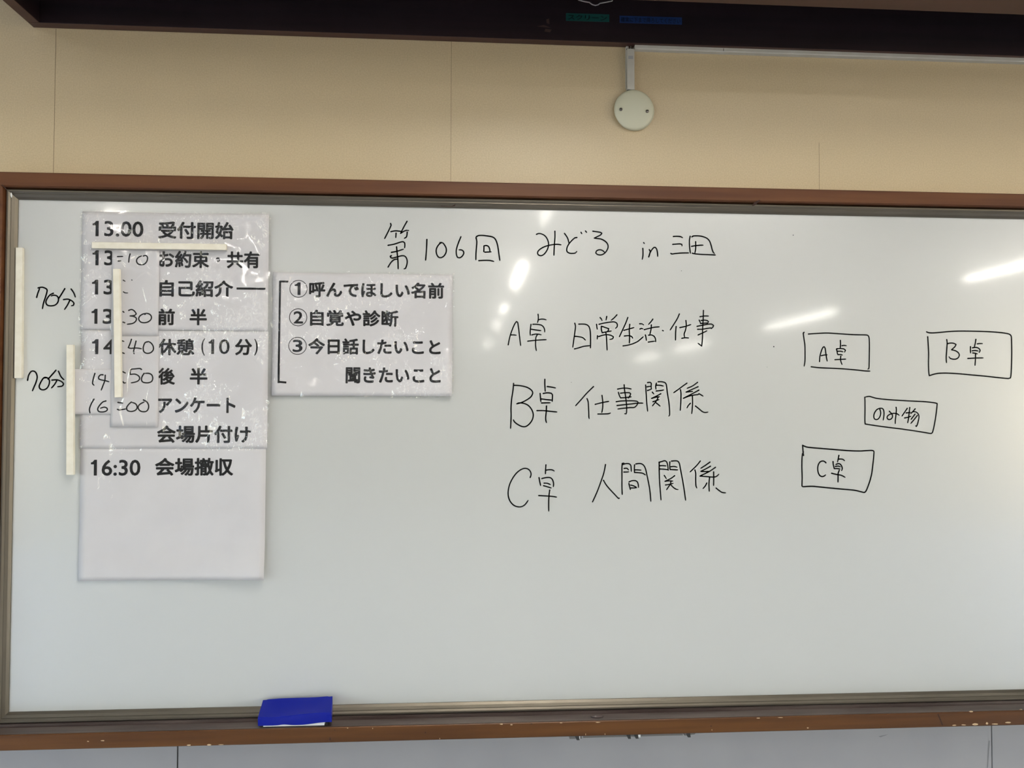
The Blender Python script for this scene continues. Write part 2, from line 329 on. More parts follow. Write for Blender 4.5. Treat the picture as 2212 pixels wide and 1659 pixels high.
for u in (1250.5, 1379.5):
    m = MB(); q = P(u, 1595, -.0605); m.box((q.x-.0018 if u < 1300 else q.x-.003, -.0608, zb-.006), (q.x+.0018 if u < 1300 else q.x+.003, -.031, zb-.0008)); m.build('white_tab', M['felt'], hs)

# ------------------------------------------------------------------ handwriting
def smooth(pts, step=2.2):
    if len(pts) < 3: 
        out = list(pts)
    p = [pts[0]] + list(pts) + [pts[-1]]; out = []
    for i in range(1, len(p)-2):
        a, b, c, d = p[i-1], p[i], p[i+1], p[i+2]
        ln = math.hypot(c[0]-b[0], c[1]-b[1]); n = max(1, min(14, int(ln/step)))
        # corners sharper than ~75 degrees stay corners
        def tan(o, q, r):
            v1, v2 = (q[0]-o[0], q[1]-o[1]), (r[0]-q[0], r[1]-q[1]); l1, l2 = math.hypot(*v1), math.hypot(*v2)
            if l1 < 1e-6 or l2 < 1e-6: return None
            return (v1[0]*v2[0]+v1[1]*v2[1])/(l1*l2)
        c1, c2 = tan(a, b, c), tan(b, c, d)
        lim = ln
        def tg(o, q, r, cc):
            if cc is not None and cc < .25: return (0, 0)
            t = ((r[0]-o[0])/2, (r[1]-o[1])/2); l = math.hypot(*t)
            return t if l <= lim or l == 0 else (t[0]*lim/l, t[1]*lim/l)
        t1, t2 = tg(a, b, c, c1), tg(b, c, d, c2)
        for k in range(n):
            s = k/n; h1 = 2*s**3-3*s**2+1; h2 = s**3-2*s**2+s; h3 = -2*s**3+3*s**2; h4 = s**3-s**2
            out.append((h1*b[0]+h2*t1[0]+h3*c[0]+h4*t2[0], h1*b[1]+h2*t1[1]+h3*c[1]+h4*t2[1]))
    out.append(pts[-1]); return out
def strokes(mb, data, org, sc, width, place):
    """data: strokes split by ';', points 'x,y' in a crop at org with scale sc; width in pixels; place(u, v) -> point"""
    for st in data.split(';'):
        q = [tuple(float(k) for k in w.split(',')) for w in st.split()]
        if not q: continue
        q = [(org[0]+a/sc, org[1]+b/sc) for a, b in q]
        pts = smooth(q) if len(q) > 1 else q
        w3 = [place(*p) for p in pts]; r = width*.5*.775e-3; n = len(w3)
        for i, p in enumerate(w3):
            rr = r*(1.0 if n < 3 else 1.08 if i < 2 else .85 if i > n-2 else 1.0)
            mb.face([(p.x+rr*math.cos(k*math.pi/4), p.y, p.z+rr*math.sin(k*math.pi/4)) for k in range(8)])
            if i:
                o = w3[i-1]; d = Vector((p.x-o.x, 0, p.z-o.z))
                if d.length > 1e-6:
                    s = Vector((-d.z, 0, d.x)).normalized()*rr; mb.face([o-s, p-s, p+s, o+s])
def flip(mb):
    for f in mb.bm.faces:
        f.normal_update()
        if f.normal.y > 0: f.normal_flip()
def onboard(u, v): return P(u, v, YB-.0003)
def write(label, org, sc, width, data, parent=wb, place=onboard):
    mb = MB(); strokes(mb, data, org, sc, width, place); flip(mb)
    return tag(mb.build('handwriting', M['marker'], parent, recalc=False), label)
T1, T2, T3, T4, T5 = ((820, 460), 7.3733), ((1140, 480), 11.06), ((1360, 480), 11.06), ((1080, 660), 8.508), ((1320, 660), 8.508)
write('black handwritten 第', *T1, 3.0, """175,168 183,195 150,270 80,408;180,298 250,285 330,292 352,292;262,322 258,392;437,133 390,215 335,325 390,290 430,277 462,280;440,305 436,350 425,385 395,403;
135,515 230,498 330,465 375,458 398,475 402,520 398,555;270,540 280,640 292,760 295,890;188,628 280,610 340,590 378,578;188,680 170,690 178,712 205,720 280,700 350,682 395,685 425,715 440,770 432,830 410,885 390,890;135,862 180,790 230,745 275,735 290,740""")
write('black handwritten 106回', *T1, 3.0, """753,422 748,560 733,752;962,472 985,475 955,490 915,545 900,600 910,660 940,705 980,712 1025,685 1058,630 1062,570 1040,520 1010,480 985,468;1295,380 1250,490 1222,590 1225,670 1245,710 1275,715 1315,690 1342,640 1330,605 1300,588 1265,588;
1535,395 1548,450 1545,520 1535,640 1533,745;1540,380 1570,362 1640,358 1740,370 1810,388 1850,430 1880,520 1905,690 1915,755;1660,615 1662,560 1662,525 1690,518 1730,530 1752,570 1757,622;1678,625 1730,622 1775,620;1580,760 1680,755 1760,758 1818,772""")
write('black handwritten heading みどる', *T2, 2.9, """208,290 260,270 330,280 410,325 465,400 495,490 492,580 460,670 400,755 340,795 290,798 245,770 235,720 265,670 340,615 430,575 530,548 640,532 720,530 795,540;648,215 650,350 638,520 630,660 625,790;
878,268 930,340 960,400 978,470 985,510;1175,365 1130,372 1060,430 990,510 945,590 930,660 945,710 1000,740 1070,745 1140,735 1172,700;1272,240 1290,272;1378,208 1405,240;
1555,215 1650,228 1740,243 1770,265 1740,305 1660,345 1590,380 1640,388 1740,400 1830,440 1895,500 1920,560 1915,620 1880,690 1830,745 1770,778 1710,783 1655,765 1625,735 1640,690 1690,662 1745,660 1800,685 1840,725""")
write('black handwritten in', *T3, 2.9, """335,487 350,505;315,625 320,700 318,800 303,885;470,655 492,690 480,760 458,830;458,830 480,750 530,660 580,605 610,600 645,640 665,720 672,815""")
write('black handwritten 三田', *T3, 2.9, """1045,342 1130,337 1220,345 1265,370;1030,530 1120,522 1210,518 1250,530 1252,565;985,745 1010,760 1100,748 1250,735 1410,733;1448,335 1430,430 1432,560 1445,680 1455,740;
1488,350 1520,330 1620,325 1730,338 1840,380 1910,450 1950,560 1975,660 2000,720 2025,745;1578,465 1580,560 1575,660 1560,735;1480,578 1580,560 1680,550 1755,548;1500,740 1560,755 1700,768 1880,775 2050,783""")
write('black handwritten A卓', *T4, 2.7, """152,722 175,600 215,470 270,340 305,293 325,310 345,440 365,620 380,735;200,540 250,540 298,545;700,160 705,210 702,270 690,312;705,262 760,250 810,252 848,262;570,345 560,420 555,500 558,545;
605,345 680,345 760,360 800,395 820,440 822,485;575,435 650,448 752,462;585,540 650,525 720,528 755,538;685,540 662,580 655,660 655,740 668,828;510,655 640,640 760,632 850,628""")
a = write('black handwritten 日常生活・仕事', *T4, 2.8, """1375,325 1388,380 1375,500 1355,640 1338,765;1448,342 1540,342 1600,355 1640,395 1660,480 1665,620 1663,780;1370,565 1440,572 1520,590 1570,635;1370,797 1440,780 1540,750 1650,738;
1840,222 1862,245 1876,275;1963,200 1950,265;2150,170 2100,225 2045,270;1775,345 1780,390 1788,435;1820,345 1900,325 2000,308 2090,300 2140,318 2158,355 2150,395 2125,418;1865,380 1862,430 1878,500;1880,385 1940,405 1998,425 1990,460 1970,480;
1880,500 1950,485 2045,468;1793,555 1788,615;1815,570 1880,548 1960,535 2040,548 2085,575 2070,610 2020,622;1945,490 1955,560 1962,680 1970,818;
2350,220 2312,320 2257,440 2194,575;2277,455 2372,430 2462,405;2385,345 2377,450 2382,570 2379,690;2287,560 2362,553 2417,568 2440,600;2262,742 2342,730 2442,702 2532,660 2587,615 2632,575;
2567,335 2612,337 2640,355;2572,432 2602,420 2627,430;2810,250 2777,295 2732,345;2652,443 2742,420 2832,400 2927,392;2782,355 2777,430 2757,525;2672,540 2684,590 2690,640;2732,545 2782,540 2832,565 2857,610 2862,665;2727,672 2792,662 2842,655;2987,458 3002,465;
3297,155 3257,245 3192,350 3129,448;3237,385 3229,500 3227,635;3417,275 3424,370 3407,460 3384,525 3392,580;3307,405 3402,385 3507,350;3342,603 3402,592 3467,597;3740,90 3734,250 3724,450 3722,600 3707,745 3642,695;3677,205 3752,193 3832,193;3662,268 3687,325;
3697,275 3762,268 3817,280 3832,300 3812,325;3687,330 3752,325 3822,320;3622,382 3722,362 3822,343 3892,342 3927,370 3907,405 3882,425;3632,437 3722,435 3802,422 3882,410;3642,540 3722,505 3802,465""")
T6, T7, T8, T9 = ((1080, 810), 8.508), ((1300, 810), 8.508), ((1080, 980), 8.508), ((1320, 980), 8.508)
write('black handwritten B卓 with a large B', *T6, 2.9, """250,155 240,280 215,440 203,600 205,760 195,980;255,190 380,198 500,228 580,280 602,330 570,400 480,465 385,510 310,530 340,515 430,520 520,560 585,640 612,730 595,820 540,900 470,948 400,945 320,905 265,860 248,825;
825,80 825,180 832,300;870,212 940,222 1020,238;738,340 745,420 752,490;795,340 870,328 945,338 965,365 960,485;760,440 850,452 950,462;765,515 850,512 920,512;680,655 800,655 920,668 1045,680;855,570 850,680 840,780 842,830 855,875""")
write('black handwritten 仕事関係', *T7, 2.8, """-152,213 -272,330 -382,455 -482,565;-272,435 -252,490 -242,640 -237,780 -232,800;3,375 16,480 16,600 0,690;-122,540 8,508 128,485;-72,718 28,717 118,713 158,700;
410,180 420,290 440,420 455,560 455,690 445,715 420,712;290,260 380,243 470,243 540,258;305,320 320,370 345,422;345,335 430,325 510,328 530,345 515,385 490,425;345,420 440,415 540,402;265,492 340,480 460,475 590,475 650,485 665,500 650,545 600,595 520,600 400,612 295,625;280,562 400,548 560,530 660,518 755,518;
805,185 815,340 825,500 842,665;840,140 890,135 910,155 905,200 910,250;830,218 880,210 905,215;840,285 880,272 915,255;1005,150 990,200 995,260;1035,125 1100,125 1160,140 1185,175 1205,330 1235,520 1245,650 1245,740 1232,755;1000,188 1070,190 1130,203;1000,295 1070,288 1135,275;928,315 955,348;
1085,345 1010,385 915,430;915,430 990,410 1060,400;940,492 990,475 1050,452;1040,400 1000,480 930,568;1000,515 1040,545 1070,572;1565,150 1480,210 1400,270 1322,325;1445,270 1455,340 1452,480 1443,650;1760,135 1670,200 1568,245;1770,215 1670,260 1548,315 1610,308 1670,302;
1785,278 1680,335 1500,428;1500,428 1600,390 1700,368 1770,360 1785,345 1860,388;1665,390 1668,520 1660,640 1652,710;1628,520 1590,560 1565,605;1720,570 1790,625 1850,675 1900,690 1950,682""")
write('black handwritten C卓 with a large C', *T8, 2.8, """555,437 572,385 560,330 520,285 460,270 390,290 310,350 240,440 180,560 152,680 155,790 190,880 250,945 320,975 390,975 450,945 490,900 517,860;845,205 838,290 835,370;840,305 900,295 960,298 998,318;718,440 730,510 748,585;
770,457 850,440 920,440 960,470 985,540 982,605;810,542 870,545 925,567;800,588 870,608 940,630;915,668 900,780 895,920 896,1055;712,770 860,778 960,785 1040,798""")
write('black handwritten 人間関係', *T9, 2.8, """-102,200 -132,350 -182,500 -252,690 -342,888;-139,490 -92,570 -22,655 58,740 123,810 143,825 153,815;235,175 205,180 200,260 200,420 200,620 205,750;215,200 280,182 340,190 365,225 372,325;240,272 290,268 320,298;235,338 280,338 325,335;432,205 428,270 430,345;
455,190 530,180 590,205 630,270 665,420 705,620 722,760 730,875;432,298 490,298 550,303;430,345 510,350 580,360 630,390;330,520 380,498 440,495 480,515 498,560 505,620;328,548 340,600 355,660;360,578 410,590 465,618;365,630 420,630 470,625;
885,160 885,300 890,480 905,690 918,850;880,160 930,145 985,130 1020,150 1040,210 1050,305;895,222 950,220 1010,225;895,282 960,285 1050,295;1080,150 1078,220 1085,295;1110,137 1170,132 1225,138 1255,180 1280,310 1320,520 1350,710 1370,855;1100,240 1160,235 1212,248;1090,290 1150,295 1225,298;
978,400 1000,435 1015,458;1168,405 1100,455 990,508 1060,500 1135,505;1000,575 1070,565 1140,545;1100,505 1090,560 1055,610 1020,662;1105,580 1150,625 1200,655 1230,660;1640,135 1580,210 1510,280 1453,335;1540,298 1555,360 1555,480 1560,590 1575,630;1818,155 1740,210 1650,268;
1828,230 1740,280 1650,325 1720,330 1800,325;1920,250 1800,330 1635,410;1635,412 1740,420 1860,430 1920,425 1960,400 1980,378;1885,335 1887,450 1885,585;1810,435 1800,560 1805,690;1758,540 1730,595 1690,640;1930,632 1990,680 2040,712 2105,720""")
write('black hand-drawn box with A卓 inside', (1660, 700), 8.508, 2.8, """655,152 640,165 650,250 668,380 672,540 670,680 657,772;735,183 900,172 1080,165 1300,178 1560,195 1780,200 1830,210 1850,260 1855,400 1853,600 1850,760 1845,815 1828,828;785,785 930,802 1150,812 1400,825 1620,845 1780,862 1865,865;
938,690 945,600 970,500 1000,430 1022,415 1040,440 1058,560 1078,680;972,582 1020,570 1078,565;1322,300 1325,380 1318,440;1350,398 1390,392 1430,398;1250,460 1262,510 1275,560 1320,560 1358,568;1255,455 1310,450 1380,455 1415,480 1400,515;1270,500 1330,500 1370,510;1330,590 1325,650 1335,700 1352,742;1222,655 1320,650 1420,645""")
write('black hand-drawn box with B卓 inside', (1980, 700), 9.534, 2.9, """205,160 250,178 340,182 500,170 700,152 900,145 1200,148 1500,158 1750,178 1900,205 1945,240 1955,330 1960,560 1955,850 1945,1040 1930,1110 1890,1122 1700,1105 1400,1072 1100,1045 850,1022 600,1010 450,1015 350,1035 260,1065;228,262 238,400 248,600 245,800 250,980 260,1065;
620,320 630,380 622,520 610,680 615,795;635,405 690,392 760,395 812,420 790,465 720,530 800,550 860,590 880,640 860,690 810,722 740,722 690,705 668,675;1222,315 1210,390 1190,470;1250,408 1300,402 1355,403;1110,465 1108,530 1112,595;1150,490 1220,480 1280,500 1308,540 1290,585;1145,552 1210,545 1268,555;1155,595 1200,600 1250,615;1215,610 1212,720 1203,850;1055,708 1210,700 1370,697""")
write('black hand-drawn tilted box with のみ物 inside', (1850, 840), 11.06, 2.8, """200,200 205,330 205,560 203,760 210,840 400,870 700,912 1050,955 1400,1005 1700,1055 1790,1065 1825,1020 1870,820 1910,560 1925,420 1930,350 1850,330 1600,305 1200,285 800,260 500,230 400,205 310,180 240,190 200,200;
560,490 580,560 570,640 530,710 480,735 430,715 415,650 435,570 490,495 560,465 620,468 650,510 660,580 655,660 640,745;785,535 830,580 860,630 855,690 810,730 760,730 732,690 750,640 810,605 890,585 970,595 1020,630;948,440 955,500 945,620 930,740 928,830;
1215,465 1150,560 1088,650;1185,575 1240,570 1290,560;1275,445 1262,560 1245,700 1225,810;1150,695 1220,682 1300,655;1405,475 1360,530 1300,590;1340,545 1410,548 1470,590 1495,660 1480,760 1450,870 1430,900 1415,880;1400,605 1350,670 1305,730;1455,635 1390,720 1300,825""")
write('black hand-drawn box with C卓 inside', (1710, 950), 11.06, 3.0, """285,375 275,300 262,130 350,170 500,190 800,215 1100,240 1400,262 1650,268 1800,258 1920,255 1965,275 1965,350 1950,520 1915,800 1880,950 1830,1100 1780,1220 1740,1258 1690,1250 1500,1205 1200,1178 900,1150 650,1125 500,1112 380,1115 270,1120 248,1105 252,900 245,650 248,450 262,330 285,290;
820,550 780,515 730,508 680,530 640,590 622,680 635,780 670,850 720,878 770,870 812,840;1130,372 1112,460 1098,530;1120,462 1190,460 1240,475 1262,500;990,520 995,590 1020,690 1080,688 1155,698;1060,590 1120,568 1170,590 1205,650 1210,700 1195,735;1045,638 1110,628 1165,645;1140,730 1112,800 1110,900 1108,1010;955,800 1080,830 1190,850 1275,895""")
write('black handwritten 70分 beside the schedule, upper one', (0, 430), 6.379, 3.0, """505,1355 520,1300 545,1235;525,1225 580,1215 635,1235 650,1260 630,1340 600,1430 585,1510;735,1298 690,1320 650,1370 632,1420 650,1460 700,1472 760,1460 798,1420 805,1370 785,1335 740,1325 705,1335;893,1235 850,1305 808,1370;980,1240 1015,1290 1038,1350;875,1385 940,1380 1000,1410 1020,1440 1010,1465 985,1470;960,1400 930,1460 890,1520""")
write('black handwritten 70分 beside the schedule, lower one', (0, 660), 6.379, 3.0, """380,1030 395,960 430,908 470,905 500,935 512,990 495,1060 465,1130 447,1175;640,995 600,1000 565,1050 540,1110 555,1150 600,1162 645,1140 675,1090 680,1030 650,995 615,990 595,1000;770,892 720,950 660,1015;805,905 840,980 880,1022;715,1028 790,1025 850,1050 875,1080 855,1110 795,1118;780,1040 750,1090 710,1135""")
for u, v, w in ((1671.5, 748.8, 3), (1713.5, 508, 2.2), (1657, 793, 1.2), (1472, 585, 1.6), (1234, 826, 1.3)):
    mb = MB(); strokes(mb, '0,0', (u, v), 1, w, onboard); flip(mb); mb.build('marker_dot', M['marker'], wb, recalc=False)

# ------------------------------------------------------------------ printed papers
_txt = {}
def glyphs(s, off):
    k = (s, off)
    if s == 'I1':
        return ([(0, .71), (0, .83), (.28, .86), (.56, 1), (1, 1), (1, 0), (.49, 0), (.49, .71)], [(0, 1, 2, 3, 7), (3, 4, 5, 6, 7)])
    if k not in _txt:
        cu = bpy.data.curves.new('t', 'FONT'); cu.body = s; cu.size = 1; cu.resolution_u = 3; cu.fill_mode = 'BOTH'
        o = bpy.data.objects.new('t', cu); COL.objects.link(o); dg = bpy.context.evaluated_depsgraph_get(); dg.update()
        me = bpy.data.meshes.new_from_object(o.evaluated_get(dg))
        v0 = [(v.co.x, v.co.y) for v in me.vertices]; f0 = [tuple(p.vertices) for p in me.polygons]
        COL.objects.unlink(o); bpy.data.objects.remove(o); bpy.data.curves.remove(cu); bpy.data.meshes.remove(me)
        vs, fs = [], []                      # bold weight: the glyph spread by `off` all round
        for dx, dy in [(0, 0)]+([(math.cos(k*math.pi/4+.39), math.sin(k*math.pi/4+.39)) for k in range(8)] if off else []):
            n = len(vs); vs += [(x+off*dx, y+off*dy) for x, y in v0]; fs += [tuple(i+n for i in f) for f in f0]
        x0, x1 = min(v[0] for v in vs), max(v[0] for v in vs); y0, y1 = min(v[1] for v in vs), max(v[1] for v in vs)
        _txt[k] = ([((x-x0)/max(x1-x0, 1e-6), (y-y0)/max(y1-y0, 1e-6)) for x, y in vs], fs)
    return _txt[k]
class Sheet:
    """a sheet of paper on the board: corners from the picture, base height over the board, lift(s, t) of its surface"""
    def __init__(self, u0, v0, u1, v1, base, lift):
        self.base = base; self.lift = lift
        a, b = P(u0, v0, YB-base), P(u1, v1, YB-base)
        self.x0, self.z1, self.x1, self.z0 = a.x, a.z, b.x, b.z
    def y(self, x, z, up=0.0):
        s = min(1.04, max(-.04, (x-self.x0)/(self.x1-self.x0))); t = min(1.04, max(-.04, (z-self.z0)/(self.z1-self.z0)))
        return YB-self.base-self.lift(s, t)-up
    def at(self, u, v, up=.0003):
        y = YB-self.base
        for _ in range(4):
            p = P(u, v, y); y = self.y(p.x, p.z, up)
        return P(u, v, y)
    def paper(self, root, n=28, m=None, name='paper'):
        g = MB(); g.grid(lambda s, t: (self.x0+s*(self.x1-self.x0), self.y(self.x0+s*(self.x1-self.x0), self.z0+t*(self.z1-self.z0)), self.z0+t*(self.z1-self.z0)), n, n)
        flip(g); return g.build(name, m or M['paper'], root, recalc=False, solid=.00022)
    def film(self, root, m, e=.003, n=24, up=.0008, extra=None):
        def fn(s, t):
            x = self.x0-e+s*(self.x1-self.x0+2*e); z = self.z0-e+t*(self.z1-self.z0+2*e)
            return (x, self.y(x, z, up+(extra(x, z) if extra else 0)), z)
        g = MB(); g.grid(fn, n, 2*n if extra else n); flip(g); o = g.build('plastic_film', m, root, recalc=False); return tag(o, 'clear creased plastic film')
    def text(self, root, items, label=None, off=.033):
        """items: (string, u0, v0, u1, v1[, offset]) boxes of the glyphs in the picture, v0/v1 at the left end"""
        for it in items:
            g = MB(); s, u0, v0, u1, v1 = it[:5]; o = it[5] if len(it) > 5 else off
            vs, fs = glyphs(s, o); a, b = self.at(u0, v0), self.at(u0, v1); z1, z0, x0 = a.z, b.z, a.x; x1 = self.at(u1, (v0+v1)/2).x
            bv = []
            for x, y in vs:
                X, Z = x0+x*(x1-x0), z0+y*(z1-z0); bv.append(g.bm.verts.new((X, self.y(X, Z, .0003), Z)))
            for f in fs:
                try: g.bm.faces.new([bv[i] for i in f])
                except ValueError: pass
            flip(g); o = g.build('printed_text', M['ink'], root, recalc=False); o['label'] = 'bold black printed '+s.replace('I1', '1')
    def bar(self, g, u0, v0, u1, v1, w):
        a, b = self.at(u0, v0), self.at(u1, v1); d = Vector((b.x-a.x, 0, b.z-a.z)); s = Vector((-d.z, 0, d.x)).normalized()*(w*.5*.775e-3)
        g.face([a-s, b-s, b+s, a+s])
    def circle(self, g, u, v, ru, rv, w):
        n = 40
        for k in range(n):
            p = []
            for q, rr in ((k, 1), (k+1, 1), (k+1, -1), (k, -1)):
                an = 2*math.pi*q/n; p.append(self.at(u+(ru+rr*w/2)*math.cos(an), v+(rv+rr*w/2)*math.sin(an)))
            g.face(p)
def sm(a, b, x):
    t = max(0.0, min(1.0, (x-a)/(b-a))); return t*t*(3-2*t)
def wave(s, t, k): return .0006*noise.noise(Vector((s*3+k, t*3, k*1.7)))+.0003*noise.noise(Vector((s*9+k, t*9, k)))
SHEETS = [('top third of the printed schedule', Sheet(179, 457, 580.5, 716, .0022, lambda s, t: .001+.0055*sm(.55, 1, s)+wave(s, t, 1))),
          ('middle third of the printed schedule', Sheet(176.5, 713, 579, 969, .0026, lambda s, t: .001+.0055*sm(.55, 1, s)+wave(s, t, 2))),
          ('bottom third of the printed schedule', Sheet(175, 966, 573.5, 1250, .0020, lambda s, t: .001+.0055*sm(.55, 1, s)+.003*sm(.35, 0, t)*sm(.3, 1, s)+.0012*sm(.3, 0, t)+wave(s, t, 3)))]
LBL = ['white paper under creased clear film, topmost of the schedule sheets, starting with 13:00', 'white paper under creased clear film, middle schedule sheet with the 10 minute break', 'white paper under clear film, lowest schedule sheet with 16:30 and an empty lower half']
roots = []
for (nm, sh), lb in zip(SHEETS, LBL):
    r = empty('paper_sheet', ((sh.x0+sh.x1)/2, YB, sh.z0), lb, 'paper', 'schedule papers taped to the whiteboard'); roots.append(r)
    sh.paper(r); sh.film(r, M['film_flat' if nm.startswith('bottom') else 'film'])
s1, s2, s3 = [s for _, s in SHEETS]
s1.text(roots[0], [('I1', 200.2, 477, 213.3, 510.2), ('3:00', 225.4, 477, 310, 510.7, .018), ('受付開始', 342, 477.8, 504.6, 515.4)], 'bold black 13:00 受付開始')
s1.text(roots[0], [('I1', 199.9, 540.5, 213, 573), ('3', 225.3, 540.5, 246, 573.4, .018), ('お約束・共有', 342.6, 541, 562, 578)], 'bold black 13: お約束・共有')
s1.text(roots[0], [('I1', 198.8, 604, 212, 636), ('3', 224, 604, 245.2, 636.2, .018), ('自己紹介', 344.7, 604.5, 503.8, 640.8)], 'bold black 13: 自己紹介')
g = MB(); s1.bar(g, 511, 623.2, 573.5, 624, 4.6); flip(g); g.build('printed_dash', M['ink'], roots[0], recalc=False)
s1.text(roots[0], [('I1', 197.8, 667, 210.6, 699.4), ('3', 222, 667, 244.6, 699.8, .018), ('前', 340.4, 666.5, 377.6, 702.3), ('半', 409.7, 666.5, 446.9, 702.5)], 'bold black 13: 前半')
s2.text(roots[1], [('I1', 199, 732.6, 212.5, 765), ('4', 223.5, 732.6, 246.5, 765, .018), ('休憩', 341.5, 731, 420, 767.4), ('(', 435, 731, 442.7, 768, .008), ('I1', 450.8, 732.9, 462.6, 764.6), ('0', 473.2, 732.9, 496, 765, .006), ('分', 507.7, 732, 544.6, 767.4), (')', 549.3, 732, 557, 768, .008)], 'bold black 14: 休憩（10 分）')
s2.text(roots[1], [('後', 342, 794.5, 378, 831), ('半', 410, 794.5, 448, 830.5)], 'bold black 後半')
s2.text(roots[1], [('アンケート', 341.5, 858, 508.8, 892.3)], 'bold black アンケート')
s2.text(roots[1], [('会場片付け', 339.3, 919, 541.9, 957)], 'bold black 会場片付け')
s3.text(roots[2], [('I1', 196.5, 993.2, 209.3, 1027.4), ('6:30', 219.9, 993.2, 303.4, 1027.9, .018), ('会場撤収', 335, 989, 503.8, 1028)], 'bold black 16:30 会場撤収')

# second paper
q = Sheet(590.5, 588.5, 976.5, 856, .0020, lambda s, t: .001+.0035*sm(.8, 1, s)*sm(.5, 0, t)+.0015*sm(.25, 0, t)+.001*sm(.15, 0, s)+wave(s, t, 5))
r2 = empty('paper_sheet', ((q.x0+q.x1)/2, YB, q.z0), 'white paper with three circled numbers beside a black bracket, right of the schedule', 'paper')
q.paper(r2); q.film(r2, M['film'])
T = lambda x, y: (570+x/5.144, 570+y/5.144)
def line(s, x0, y0, x1, y1, **k):
    a, b = T(x0, y0), T(x1, y1); return (s, a[0], a[1], b[0], b[1], *k.values())
q.text(r2, [line('I1', 343, 205, 408, 345, o=.006), line('呼んでほしい名前', 503, 192, 2003, 371)], 'bold black ① 呼んでほしい名前')
q.text(r2, [line('2', 330, 525, 436, 662, o=.018), line('自覚や診断', 513, 508, 1495, 690)], 'bold black ② 自覚や診断')
q.text(r2, [line('3', 320, 842, 430, 980, o=.018), line('今日話したいこと', 493, 824, 1965, 1005)], 'bold black ③ 今日話したいこと')
q.text(r2, [line('聞きたいこと', 910, 1148, 1965, 1328)], 'bold black 聞きたいこと')
for cx, cy, rx, ry in ((384.5, 277, 96, 94), (381, 594, 97, 95), (374, 911, 98, 95)):
    g = MB(); u, v = T(cx, cy); q.circle(g, u, v, rx/5.144, ry/5.144, 1.5); flip(g); g.build('printed_circle', M['ink'], r2, recalc=False)
g = MB(); pb = [T(272, 197), T(181, 196), T(172, 700), T(163, 1310), T(250, 1319)]
for a, b in zip(pb, pb[1:]): q.bar(g, *a, *b, 4.1)
q.bar(g, *T(181, 187), *T(181, 215), 4.1); q.bar(g, *T(163, 1300), *T(163, 1325), 4.1)
flip(g); g.build('printed_bracket', M['ink'], r2, recalc=False)

# handwritten slips over the schedule
def ridges(sh, org, sc, lines, blobs=()):
    """height of the creases pressed into a tape: polylines (points, width, height) and bubbles"""
    seg = []
    for pts, w, h in lines:
        q = [sh.at(org[0]+a/sc, org[1]+b/sc) for a, b in smooth(pts, 40)]
        seg += [(a.x, a.z, b.x, b.z, w, h) for a, b in zip(q, q[1:])]
    bl = [(sh.at(org[0]+a/sc, org[1]+b/sc), rx, rz, h) for a, b, rx, rz, h in blobs]
    def f(x, z):
        r = 0
        for ax, az, bx, bz, w, h in seg:
            dx, dz = bx-ax, bz-az; t = max(0, min(1, ((x-ax)*dx+(z-az)*dz)/(dx*dx+dz*dz+1e-12)))
            d = math.hypot(x-ax-t*dx, z-az-t*dz); r = max(r, h*math.exp(-(d/w)**2))
        for p, rx, rz, h in bl: r += h*math.exp(-((x-p.x)/rx)**2-((z-p.z)/rz)**2)
        return r
    return f
def slip(u0, v0, u1, v1, base, label, lift, film=True, rdg=None):
    s = Sheet(u0, v0, u1, v1, base, lift); r = empty('paper_slip', ((s.x0+s.x1)/2, YB, s.z0), label, 'paper slip', 'handwritten time slips over the schedule')
    s.paper(r, 14)
    if film: s.film(r, M['film_smooth'], e=.0006, n=48, up=.0007, extra=ridges(s, *rdg))
    return s, r
RD1 = ((230, 520), 7.538, [(((200, 290), (330, 380), (420, 420), (520, 460), (640, 480), (760, 560)), .0022, .0011), (((640, 480), (600, 380), (570, 320)), .0016, .0008), (((640, 500), (540, 560), (460, 640)), .0014, .0006), (((620, 680), (605, 760), (640, 900), (665, 1000), (660, 1240)), .0014, .0007), (((640, 960), (700, 950)), .0010, .0004), (((815, 460), (800, 540)), .001, .0004)], [(500, 250, .009, .007, .0018), (340, 400, .004, .004, .0008)])
RD2 = ((0, 660), 6.379, [(((1700, 560), (1740, 760), (1715, 1000)), .0020, .0005), (((1860, 640), (1960, 660), (2000, 740), (1850, 830), (1780, 1000), (1770, 1180), (1680, 1400), (1720, 1650)), .0022, .0006), (((2080, 1100), (2030, 1300), (2035, 1650)), .0015, .0004), (((1900, 830), (2040, 800), (2090, 850)), .0015, .0005)], [(1800, 800, .008, .010, .0010)])
p1, k1 = slip(243, 528, 342, 726.5, .0044, 'narrow white slip with handwritten :10 and :30, under the vertical magnet bar', lambda s, t: .0004+wave(s, t, 11)*.3, rdg=RD1)
p2, k2 = slip(242, 725.5, 341, 922.5, .0047, 'narrow white slip with handwritten :40, :50 and :00, below the :30 slip', lambda s, t: .0004+.0006*sm(.2, 0, t)+wave(s, t, 12)*.3, rdg=RD2)
p3, k3 = slip(155.5, 797, 243.3, 895.3, .0041, 'small white slip with handwritten 14 and 16, left of the :50', lambda s, t: .0004+.0006*sm(.3, 0, t)+wave(s, t, 13)*.3, film=False)
hw = lambda lab, o, sc, d, r, s, w=2.7: write(lab, o, sc, w, d, r, lambda u, v: s.at(u, v, .0003))
hw('black handwritten :10', (230, 520), 7.538, "180,258 265,255;192,332 232,328;385,215 370,270 362,350;600,250 640,240 668,270 660,330 625,375 580,392 520,380 492,345 495,300 530,265 570,248", k1, p1)
hw('black handwritten colon', (230, 520), 7.538, "272,642 303,660;275,832 300,848 345,850;412,638 415,642", k1, p1, 2.2)
